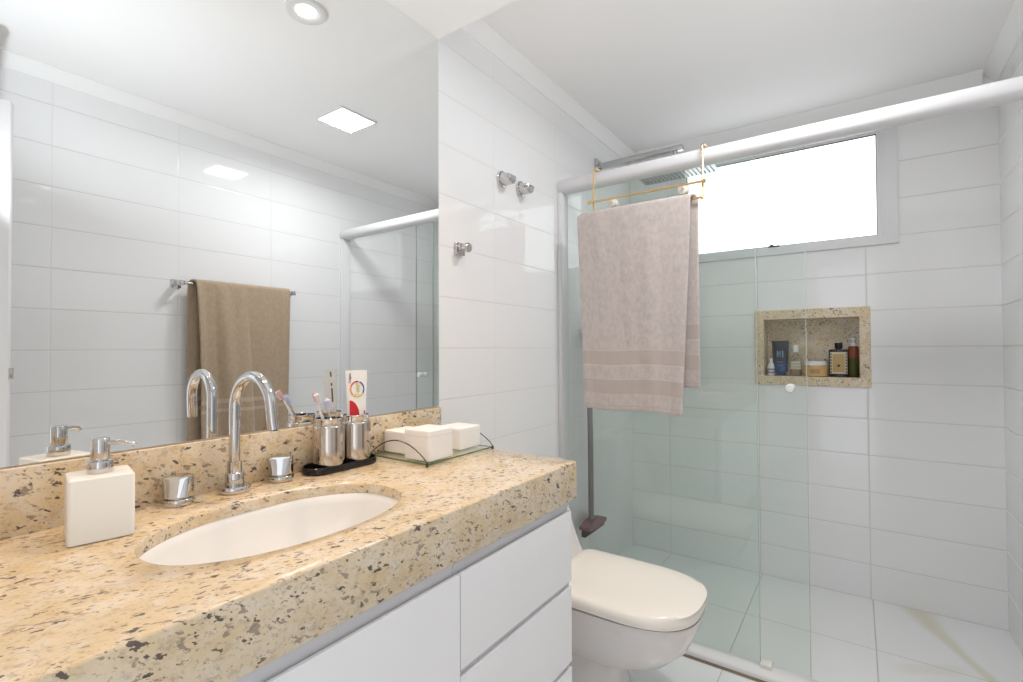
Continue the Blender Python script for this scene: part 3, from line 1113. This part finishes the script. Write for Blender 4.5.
def sd_ring(z, g=0.0, q=0.0):
    c = [p0 + ax * g - bk * -g, p1 - ax * g + bk * g, p1 + bk * (.088 - g) - ax * (g + q), p0 + bk * (.088 - g) + ax * (g + q)]
    return c


def rounded_poly(c, r, z, n=4):
    pts = []
    m_ = len(c)
    for i in range(m_):
        a, b_, d = c[i - 1], c[i], c[(i + 1) % m_]
        u = (a - b_).normalized(); w = (d - b_).normalized()
        for k in range(n + 1):
            s_ = k / n
            p = (b_ + u * r) * (1 - s_) ** 2 + b_ * 2 * s_ * (1 - s_) + (b_ + w * r) * s_ ** 2
            pts.append((p.x, p.y, z))
    return pts


HD = .104
add_loft(bm, [rounded_poly(sd_ring(0, .002), .005, CZ + .0003), rounded_poly(sd_ring(0), .006, CZ + .002), rounded_poly(sd_ring(0), .006, CZ + HD - .003),
              rounded_poly(sd_ring(0, .001), .006, CZ + HD - .0008), rounded_poly(sd_ring(0, .003), .006, CZ + HD)])
obj('bottle', bm, M_soap, sd)
pc = Vector((.125, .288, CZ + HD))
bm = BM()
add_lathe(bm, [(.0175, 0), (.0182, .001), (.0182, .018), (.0172, .0198), (.0100, .020), (.0100, .026)], pc, n=32)
add_lathe(bm, [(.0125, .022), (.0130, .023), (.0130, .056), (.0118, .058)], pc, n=32)
pm = obj('pump', bm, M_chrome, sd)
bm = BM(); add_tube(bm, [pc + Vector((.006, .006, .050)), pc + Vector((.020, .024, .050)), pc + Vector((.028, .036, .047)), pc + Vector((.031, .040, .042))], [.0044, .0042, .0038, .0036], 12); obj('nozzle', bm, M_chrome, pm)

# ---------------------------------------------------------------- black tray, two steel tumblers, brushes, toothpaste
TX = .064
def stadium(y0, y1, r, z, n=16, cx_=TX):
    pts = []
    for k in range(n + 1):
        a = PI * k / n
        pts.append((cx_ + r * math.cos(a), y1 - r + r * math.sin(a), z))
    for k in range(n + 1):
        a = PI + PI * k / n
        pts.append((cx_ + r * math.cos(a), y0 + r + r * math.sin(a), z))
    return pts


ty0, ty1 = .706, .916
bm = BM()
add_loft(bm, [stadium(ty0 + .003, ty1 - .003, .0385, CZ + .0003), stadium(ty0, ty1, .0405, CZ + .003), stadium(ty0, ty1, .0405, CZ + .0165), stadium(ty0 + .0015, ty1 - .0015, .0395, CZ + .018),
              stadium(ty0 + .004, ty1 - .004, .0375, CZ + .0165), stadium(ty0 + .005, ty1 - .005, .0365, CZ + .006)])
tag(obj('vanity_tray', bm, M_blackp, origin=(TX, .82, CZ)), 'glossy black oval tray under the two steel tumblers', 'tray')
TZ = CZ + .0062
pots = []
for yy, lab in ((.774, 'polished steel tumbler holding the toothbrushes, nearer to the faucet'), (.858, 'polished steel tumbler holding the toothpaste tube')):
    p_ = thing('steel_tumbler', lab, 'tumbler', (TX, yy, TZ), 'steel tumblers on the black tray')
    bm = BM()
    R = .0388
    add_lathe(bm, [(R - .003, 0), (R, .002), (R, .106), (R - .001, .1095), (R - .003, .111), (.0335, .1115), (.0315, .1115), (.0315, .004), (.0005, .004)], (TX, yy, TZ), n=48, cap1=True)
    obj('cup', bm, M_steel, p_)
    bm = BM()
    add_lathe(bm, [(.0316, .110), (.0335, .1116), (.0335, .124), (.0341, .125), (.0341, .1285), (.0330, .1295), (.0317, .1285), (.0314, .110)], (TX, yy, TZ), n=48, cap0=False, cap1=False)
    obj('rim', bm, M_chrome, p_)
    pots.append(p_)


def toothbrush(label, foot, head, c_head, c_br, gname):
    foot, head = Vector(foot), Vector(head)
    t_ = thing('toothbrush', label, 'toothbrush', foot, gname)
    d = (head - foot)
    a, u, v = frame_of(d)
    L = d.length
    bm = BM()
    pts = [foot + a * (L * q) for q in (0, .1, .3, .5, .65, .75, .82)]
    add_tube(bm, pts, [.0028, .0036, .0038, .0036, .0030, .0025, .0028], 12)
    obj('handle', bm, c_head[1], t_)
    bm = BM()
    add_lathe(bm, [(.004, L * .80), (.0075, L * .85), (.0080, L * .93), (.0060, L * .985), (.002, L)], foot, a, 16, 1.0, .45)
    hd = obj('head', bm, c_head[0], t_)
    bm = BM()
    b_dir = Vector((.95, -.10, .25)).normalized()
    b_dir = (b_dir - a * b_dir.dot(a)).normalized()
    side = a.cross(b_dir)
    for i in range(5):
        for j in range(3):
            o_ = foot + a * (L * (.84 + .033 * i)) + side * ((j - 1) * .0042) + b_dir * .002
            add_lathe(bm, [(.0018, 0), (.0021, .008), (.0018, .0092)], o_, b_dir, 8)
    obj('bristles', bm, c_br, hd)
    return t_


M_pink = plain('pink_plastic', (.72, .42, .50), .3)
M_bluep = plain('pale_blue_plastic', (.50, .56, .80), .3)
M_br = plain('white_bristles', (.82, .78, .80), .6)
M_br2 = plain('lilac_bristles', (.68, .66, .82), .6)
toothbrush('pink and white toothbrush leaning left in the steel tumbler', (.060, .786, .9935), (.085, .718, 1.140), (M_pink, M_whitep), M_br, 'toothbrushes in the steel tumbler')
toothbrush('pale blue toothbrush beside the pink one in the steel tumbler', (.072, .797, .982), (.094, .743, 1.124), (M_bluep, M_steel), M_br2, 'toothbrushes in the steel tumbler')

# toothpaste tube, crimped end up
tp_c = Vector((.064, .860, 0))
tp = thing('toothpaste_tube', 'white toothpaste tube with red corner and rainbow ring standing in a steel tumbler', 'toothpaste', (tp_c.x, tp_c.y, TZ + .005), None)
tdir = Vector((.955, -.296, 0)).normalized()       # printed face looks this way (towards the room)
tside = Vector((.296, .955, 0)).normalized()        # right along the printed face
tilt = .03
bm = BM()


def tpt(s, n_, z):
    return tp_c + tside * (s + .0 * z) + tdir * (n_ - .0 * z) + Vector((0, 0, TZ + .005 + z)) + tside * (tilt * (z - .1) * -.1)


rings = []
HT = .243
for k in range(15):
    q = k / 14
    z = .028 + (HT - .028) * q
    wx = .0220 + .0085 * q
    wy = .0170 * (1 - q) ** .8 + .0012
    rings.append([tpt(wx * math.cos(a), wy * math.sin(a), z) for a in [2 * PI * i / 28 for i in range(28)]])
add_loft(bm, rings)
tbd = obj('body', bm, plain('tube_white', (.86, .84, .82), .25), tp)
bm = BM(); add_lathe(bm, [(.013, 0), (.014, .001), (.014, .024), (.018, .029)], tp_c + Vector((0, 0, TZ + .005)), n=24); obj('cap', bm, M_whitep, tp)


def surf(s, z):
    q = (z - .028) / (HT - .028)
    wx = .0220 + .0085 * q
    wy = .0170 * (1 - q) ** .8 + .0012
    return wy * math.sqrt(max(0, 1 - (s / wx) ** 2)) + .0006


def decal(bm, poly, th=.0004):
    """a printed patch: polygon of (s, z) following the tube's skin"""
    top = [bm.verts.new(tpt(s, surf(s, z), z)) for s, z in poly]
    bot = [bm.verts.new(tpt(s, surf(s, z) - .0008, z)) for s, z in poly]
    n = len(poly)
    bm.faces.new(top)
    bm.faces.new(list(reversed(bot)))
    for i in range(n):
        bm.faces.new((top[i], top[(i + 1) % n], bot[(i + 1) % n], bot[i]))


red = plain('print_red', (.62, .02, .03), .3)


def patch(bm, s0, s1, zlo, zhi, n=14):
    """printed area between zlo(s) and zhi(s), laid on the tube's skin in narrow strips"""
    top, low = [], []
    for i in range(n + 1):
        s_ = s0 + (s1 - s0) * i / n
        col = []
        for k in range(7):
            z = zlo(s_) + (zhi(s_) - zlo(s_)) * k / 6
            col.append((bm.verts.new(tpt(s_, surf(s_, z), z)), bm.verts.new(tpt(s_, surf(s_, z) - .0012, z))))
        top.append(col)
    for A_, B_ in zip(top[:-1], top[1:]):
        for k in range(6):
            bm.faces.new((A_[k][0], B_[k][0], B_[k + 1][0], A_[k + 1][0]))


bm = BM()
patch(bm, -.0215, .0035, lambda q: .118, lambda q: .1185 + .044 * math.sqrt(max(0, 1 - ((q + .0215) / .0255) ** 2)))
obj('red_print', bm, red, tbd)
bm = BM(); patch(bm, .017, .0215, lambda q: .124, lambda q: .133, 4); obj('red_print', bm, red, tbd)
RC = .192
cols = [((.02, .06, .30), 15, 70), ((.02, .12, .45), -35, 15), ((.75, .52, .04), -140, -75), ((.80, .30, .03), -205, -140), ((.70, .06, .03), -250, -205), ((.55, .60, .05), -75, -35), ((.25, .04, .10), 80, 110)]
for c_, a0, a1 in cols:
    bm = BM()
    n = max(3, int(abs(a1 - a0) / 8))
    for k in range(n):
        b0, b1 = math.radians(a0 + (a1 - a0) * k / n), math.radians(a0 + (a1 - a0) * (k + 1) / n)
        Ro, Ri = .0200, .0165
        q4 = [(r_ * math.cos(b_), RC + 1.12 * r_ * math.sin(b_)) for r_, b_ in ((Ri, b0), (Ro, b0), (Ro, b1), (Ri, b1))]
        bm.faces.new([bm.verts.new(tpt(s_, surf(s_, z) + .0003, z)) for s_, z in q4])
    bmesh.ops.remove_doubles(bm, verts=bm.verts, dist=1e-5)
    obj('ring_print', bm, plain('ring_ink', c_, .3), tbd)


def on_tube(s, z, rot):
    o_ = tpt(s, surf(s, z) + .0003, z)
    X, Y_, Z = tside, Vector((0, 0, 1)), tdir
    m_ = Matrix(((X.x, Y_.x, Z.x, o_.x), (X.y, Y_.y, Z.y, o_.y), (X.z, Y_.z, Z.z, o_.z), (0, 0, 0, 1)))
    return m_ @ Matrix.Rotation(rot, 4, 'Z')


bm = BM(); add_text(bm, 'Total', .0170, on_tube(.0005, .190, PI / 2)); obj('lettering', bm, plain('yellow_ink', (.66, .50, .08), .4), tbd, smooth_=False)
bm = BM(); add_text(bm, 'Colgate', .0085, on_tube(-.0195, .222, PI / 2)); obj('lettering', bm, plain('dark_red_ink', (.10, .03, .04), .4), tbd, smooth_=False)
# dark line of small print on the back of the tube, seen in the mirror
bm = BM()
for z0, z1 in ((.150, .190), (.196, .204), (.222, .236)):
    for (sa, za, zb_) in ((0.0, z0, z1),):
        v = [tpt(s, -surf(s, z), z) for s, z in ((-.003, za), (.003, za), (.003, zb_), (-.003, zb_))]
        w = [p + tdir * .001 for p in v]
        add_loft(bm, [v, w])
obj('back_print', bm, plain('grey_ink', (.12, .11, .11), .4), tbd)

# ---------------------------------------------------------------- glass tray with wire ends and three white boxes
gx0, gx1, gy0, gy1 = .030, .252, .938, 1.2235
gt = thing('glass_tray', 'clear glass tray with arched dark wire ends holding white boxes', 'tray', (.14, 1.10, CZ))
bm = BM(); add_box(bm, gx0, gx1, gy0, gy1, CZ + .004, CZ + .0085); obj('glass_plate', bm, M_tglass, gt, smooth_=False)
bm = BM()
ring_frame_z = [(gx0, gy0), (gx1, gy0), (gx1, gy1), (gx0, gy1)]
for i in range(4):
    a, b_ = ring_frame_z[i], ring_frame_z[(i + 1) % 4]
    x0, x1 = sorted((a[0], b_[0])); y0, y1 = sorted((a[1], b_[1]))
    add_box(bm, x0 - .0008, x1 + .0008, y0 - .0008, y1 + .0008, CZ + .0042, CZ + .0083)
o = obj('plate_edge', bm, plain('glass_edge_dark_green', (.10, .20, .10), .2), gt); o['label'] = 'green polished edge of the glass plate'
for yy in (gy0, gy1):
    bm = BM()
    pts = []
    for k in range(17):
        q = k / 16
        pts.append((gx0 - .002 + (gx1 - gx0 + .006) * q, yy - .001, CZ + .009 + .050 * math.sin(PI * q) ** .8))
    add_tube(bm, pts, .0016, 8)
    obj('wire_handle', bm, M_wire, gt)
for xx in (gx0, gx1):
    for yy in (gy0, gy1):
        bm = BM(); add_lathe(bm, [(.003, 0), (.0045, .001), (.0045, .003), (.003, .004), (.0035, .0095), (.0005, .012)], (xx + (.001 if xx > .1 else 0), yy, CZ), n=14); obj('foot', bm, M_wire, gt)
GZ = CZ + .0087


def white_box(label, x0, x1, y0, y1, h, rot):
    cx_, cy_ = (x0 + x1) / 2, (y0 + y1) / 2
    t_ = thing('square_canister', label, 'canister', (cx_, cy_, GZ), 'white canisters on the glass tray')
    Mx = Matrix.Translation((cx_, cy_, 0)) @ Matrix.Rotation(rot, 4, 'Z')
    hx_, hy_ = (x1 - x0) / 2, (y1 - y0) / 2

    def ring(z, g):
        return [Mx @ Vector((x, y, z)) for x, y in rrect(-hx_ + g, hx_ - g, -hy_ + g, hy_ - g, .010 - min(g, .006), 5)]
    bm = BM()
    add_loft(bm, [ring(GZ + .0003, .003), ring(GZ + .003, 0), ring(GZ + h * .80, 0)])
    obj('body', bm, M_foam, t_)
    bm = BM()
    add_loft(bm, [ring(GZ + h * .80 + .0006, .0008), ring(GZ + h - .004, .0003), ring(GZ + h - .001, .0012), ring(GZ + h, .004)])
    obj('lid', bm, M_foam, t_)
    return t_


white_box('white square canister at the back left of the glass tray, beside the steel tumblers', .026, .122, .984, 1.080, .063, 0)
white_box('largest white square canister at the front of the glass tray', .147, .246, .952, 1.052, .082, .03)
white_box('white square canister at the right end of the glass tray', .114, .212, 1.118, 1.2185, .064, 0)

# ---------------------------------------------------------------- toilet
TYc = 1.655
tl = thing('toilet', 'white ceramic toilet with closed cream lid between vanity and shower screen', 'toilet', (.42, TYc, 0))


def dshape(x0, x1, hw, z, n=48, front_=2.75, flat=.5, y=TYc):
    """rounded D: straight back at x0, rounded nose at x1"""
    pts = []
    xm = x0 + (x1 - x0) * flat
    for i in range(n):
        a = -PI / 2 + PI * i / (n - 1)
        c, s = math.cos(a), math.sin(a)
        pts.append((xm + (x1 - xm) * abs(c) ** (2 / front_), y + hw * abs(s) ** (2 / front_) * (1 if s >= 0 else -1), z))
    r = .035
    back = []
    for i in range(7):
        a = PI / 2 * i / 6
        back.append((x0 + r - r * math.sin(a), y + hw - r + r * math.cos(a), z))
    for i in range(7):
        a = PI / 2 * i / 6
        back.append((x0 + r - r * math.cos(a), y - hw + r - r * math.sin(a), z))
    return pts + back


bm = BM()
R_ = [dshape(.20, .52, .115, .0005, flat=.6), dshape(.20, .515, .112, .02, flat=.6), dshape(.20, .50, .103, .10, flat=.6), dshape(.20, .51, .105, .165, flat=.6),
      dshape(.20, .60, .128, .190, flat=.5), dshape(.20, .675, .155, .225, flat=.5), dshape(.20, .725, .178, .275, flat=.48), dshape(.20, .752, .190, .330, flat=.46), dshape(.20, .764, .195, .372, flat=.46), dshape(.20, .765, .195, .3835, flat=.46), dshape(.205, .755, .188, .3865, flat=.46)]
add_loft(bm, R_)
obj('bowl', bm, M_toilet, tl, angle=60)
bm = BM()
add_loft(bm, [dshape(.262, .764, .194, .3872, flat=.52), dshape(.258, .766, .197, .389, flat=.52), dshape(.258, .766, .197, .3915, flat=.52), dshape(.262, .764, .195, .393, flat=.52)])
obj('seat_shade_line', bm, M_dark if False else plain('seat_gap_shade', (.20, .16, .12), .5), tl)  # dark ring paints the shade in the gap under the lid
bm = BM()
add_loft(bm, [dshape(.256, .767, .2022, .3932, flat=.52), dshape(.255, .768, .203, .398, flat=.52), dshape(.255, .769, .204, .410, flat=.52), dshape(.257, .765, .201, .420, flat=.52),
              dshape(.262, .770, .194, .4275, flat=.52), dshape(.272, .750, .180, .432, flat=.52), dshape(.30, .70, .145, .4345, flat=.52), dshape(.36, .60, .09, .4352, flat=.52)])
o = obj('lid', bm, M_lid, tl, angle=75); o['label'] = 'closed cream plastic lid'
bm = BM()


def tank_ring(xf, hw, z):
    return [(x, y, z) for x, y in rrect(.004, xf, TYc - hw, TYc + hw, .035, 6)]


add_loft(bm, [tank_ring(.285, .185, .20), tank_ring(.285, .19, .36), tank_ring(.270, .193, .405), tank_ring(.245, .195, .44), tank_ring(.212, .196, .52), tank_ring(.180, .197, .64), tank_ring(.166, .198, .745)])
obj('tank', bm, M_toilet, tl, angle=60)
bm = BM()
add_loft(bm, [tank_ring(.172, .203, .7455), tank_ring(.174, .205, .750), tank_ring(.174, .205, .772), tank_ring(.168, .200, .780)])
tk = obj('tank_lid', bm, M_toilet, tl, angle=60)
bm = BM(); add_lathe(bm, [(.028, 0), (.028, .004), (.022, .006), (.002, .0065)], (.085, TYc, .7798), n=28); obj('flush_button', bm, M_chrome, tk)

# ---------------------------------------------------------------- wall fittings
for yy, zz, lab in ((1.622, 1.940, 'left one of two chrome shower valve handles on the tiled wall'), (1.758, 1.936, 'right one of two chrome shower valve handles, nearer the shower rail')):
    v_ = thing('shower_valve', lab, 'valve handle', (0, yy, zz), 'shower valve handles')
    bm = BM(); add_lathe(bm, [(.031, 0), (.033, .002), (.033, .008), (.029, .010)], (0, yy, zz), (1, 0, 0), 32); obj('escutcheon', bm, M_chrome, v_)
    bm = BM()
    rings = []
    for x, k in ((.009, .86), (.012, .90), (.050, .90), (.056, .84), (.060, .66)):
        rg = []
        for i in range(36):
            a = 2 * PI * i / 36
            yv, zv = .031 * k * math.cos(a), .031 * k * math.sin(a)
            if zv > .020 - (x - .02) * .35 and x > .02:
                zv = .020 - (x - .02) * .35
            rg.append((x, yy + yv, zz + zv))
        rings.append(rg)
    add_loft(bm, rings)
    obj('handle', bm, M_chrome, v_, angle=30)

rh = thing('robe_hook', 'small chrome robe hook with square plate right of the mirror', 'hook', (0, 1.353, 1.608))
box_obj('wall_plate', rh, M_chrome, 0, .014, 1.331, 1.376, 1.586, 1.631, .002)
bm = BM(); add_lathe(bm, [(.008, .012), (.008, .038), (.016, .040), (.018, .043), (.018, .050), (.016, .053), (.002, .054)], (0, 1.353, 1.610), (1, 0, 0), 28); obj('knob', bm, M_chrome, rh)

sh = thing('rain_shower', 'wide flat chrome rain shower on a square wall arm behind the rail', 'shower head', (.44, 2.536, 2.13))
M_shsteel = plain('brushed_steel', (.55, .55, .56), .22, 1.0)
box_obj('wall_flange', sh, M_shsteel, 0, .012, 2.503, 2.569, 2.238, 2.304, .002)
box_obj('arm', sh, M_shsteel, .010, .475, 2.517, 2.553, 2.252, 2.277, .003)
bm = BM(); add_lathe(bm, [(.012, 0), (.012, .105)], (.436, 2.536, 2.148), n=20); obj('connector', bm, M_shsteel, sh)
bm = BM(); add_box(bm, .246, .626, 2.440, 2.632, 2.138, 2.148, .002); pl_ = obj('plate', bm, M_shsteel, sh)
bm = BM()
for i in range(17):
    for j in range(8):
        add_lathe(bm, [(.0032, 0), (.0026, .003)], (.266 + .0213 * i, 2.46 + .0217 * j, 2.1382), (0, 0, -1), 8)
o = obj('nozzles', bm, plain('grey_rubber', (.22, .23, .24), .5), pl_); o['kind'] = 'stuff'

# floor squeegee hanging on the shower wall
sq = thing('squeegee', 'mauve floor squeegee with dark handle hanging on the shower wall behind the glass', 'squeegee', (.05, 2.325, .33))
bm = BM(); add_tube(bm, [(.052, 2.325, .35), (.052, 2.322, .80), (.045, 2.318, 1.26)], .0145, 14); obj('handle', bm, plain('mauve_grey_handle', (.30, .25, .265), .4), sq)
bm = BM(); add_tube(bm, [(.045, 2.318, 1.255), (.043, 2.318, 1.36)], [.0175, .0160], 14); obj('grip', bm, plain('dark_grip', (.12, .13, .12), .5), sq)
bm = BM()
add_loft(bm, [[(x, y, z) for x, z in q] for y, q in (
    (2.235, [(.028, .335), (.085, .335), (.085, .352), (.028, .352)]),
    (2.305, [(.028, .325), (.085, .325), (.080, .372), (.033, .372)]),
    (2.345, [(.028, .325), (.085, .325), (.080, .372), (.033, .372)]),
    (2.440, [(.028, .335), (.085, .335), (.085, .352), (.028, .352)]))])
obj('head', bm, plain('mauve_head', (.30, .16, .19), .5), sq)
bm = BM(); add_box(bm, .045, .068, 2.225, 2.450, .305, .336, .002); obj('rubber_blade', bm, plain('blade_rubber', (.10, .06, .07), .6), sq)
hk = thing('broom_hook', 'small white hook on the shower wall holding the squeegee', 'hook', (0, 2.318, 1.325))
box_obj('plate', hk, M_whitep, 0, .006, 2.300, 2.336, 1.300, 1.350, .002)
bm = BM(); add_tube(bm, [(.004, 2.298, 1.325), (.03, 2.297, 1.325), (.06, 2.297, 1.325), (.068, 2.30, 1.325)], .004, 10); add_tube(bm, [(.004, 2.338, 1.325), (.03, 2.339, 1.325), (.06, 2.339, 1.325), (.068, 2.336, 1.325)], .004, 10)
obj('prong', bm, M_whitep, hk)

# ---------------------------------------------------------------- lamps
lp = thing('ceiling_light', 'square white led ceiling panel, seen in the mirror', 'ceiling light', (1.05, 1.645, ZC))
bm = BM()


def frame_z(bm, cx_, cy_, ho_, hi_, z0, z1):
    o_ = [(-1, -1), (1, -1), (1, 1), (-1, 1)]
    A = [[bm.verts.new((cx_ + s * h, cy_ + t_ * h, z)) for s, t_ in o_] for h, z in ((ho_, z1), (ho_, z0), (hi_, z0), (hi_, z1))]
    for a, b_ in zip(A, A[1:] + A[:1]):
        for i in range(4):
            bm.faces.new((a[i], a[(i + 1) % 4], b_[(i + 1) % 4], b_[i]))


frame_z(bm, 1.05, 1.645, .112, .102, ZC - .008, ZC)
obj('frame', bm, M_alu, lp)
bm = BM(); add_box(bm, .948, 1.152, 1.543, 1.747, ZC - .007, ZC - .001); obj('diffuser', bm, M_led, lp)
for yy, lab in ((.90, 'round warm recessed downlight in the soffit above the sink'), (.22, 'unseen warm downlight added in the soffit near the door to light the counter')):  # the second is unseen, added to carry warm light along the counter
    dl_ = thing('downlight', lab, 'downlight', (.25, yy, 2.327), 'downlights in the soffit')
    bm = BM()
    add_lathe(bm, [(.030, -.001), (.033, -.004), (.056, -.009), (.062, -.006), (.062, 0)], (.25, yy, 2.327), n=40, cap0=False, cap1=False)
    obj('trim_ring', bm, M_alu, dl_)
    bm = BM(); add_lathe(bm, [(.0005, -.0052), (.022, -.0050), (.030, -.0030), (.030, -.001)], (.25, yy, 2.327), n=32, cap0=True, cap1=True); obj('bulb', bm, M_bulb, dl_)
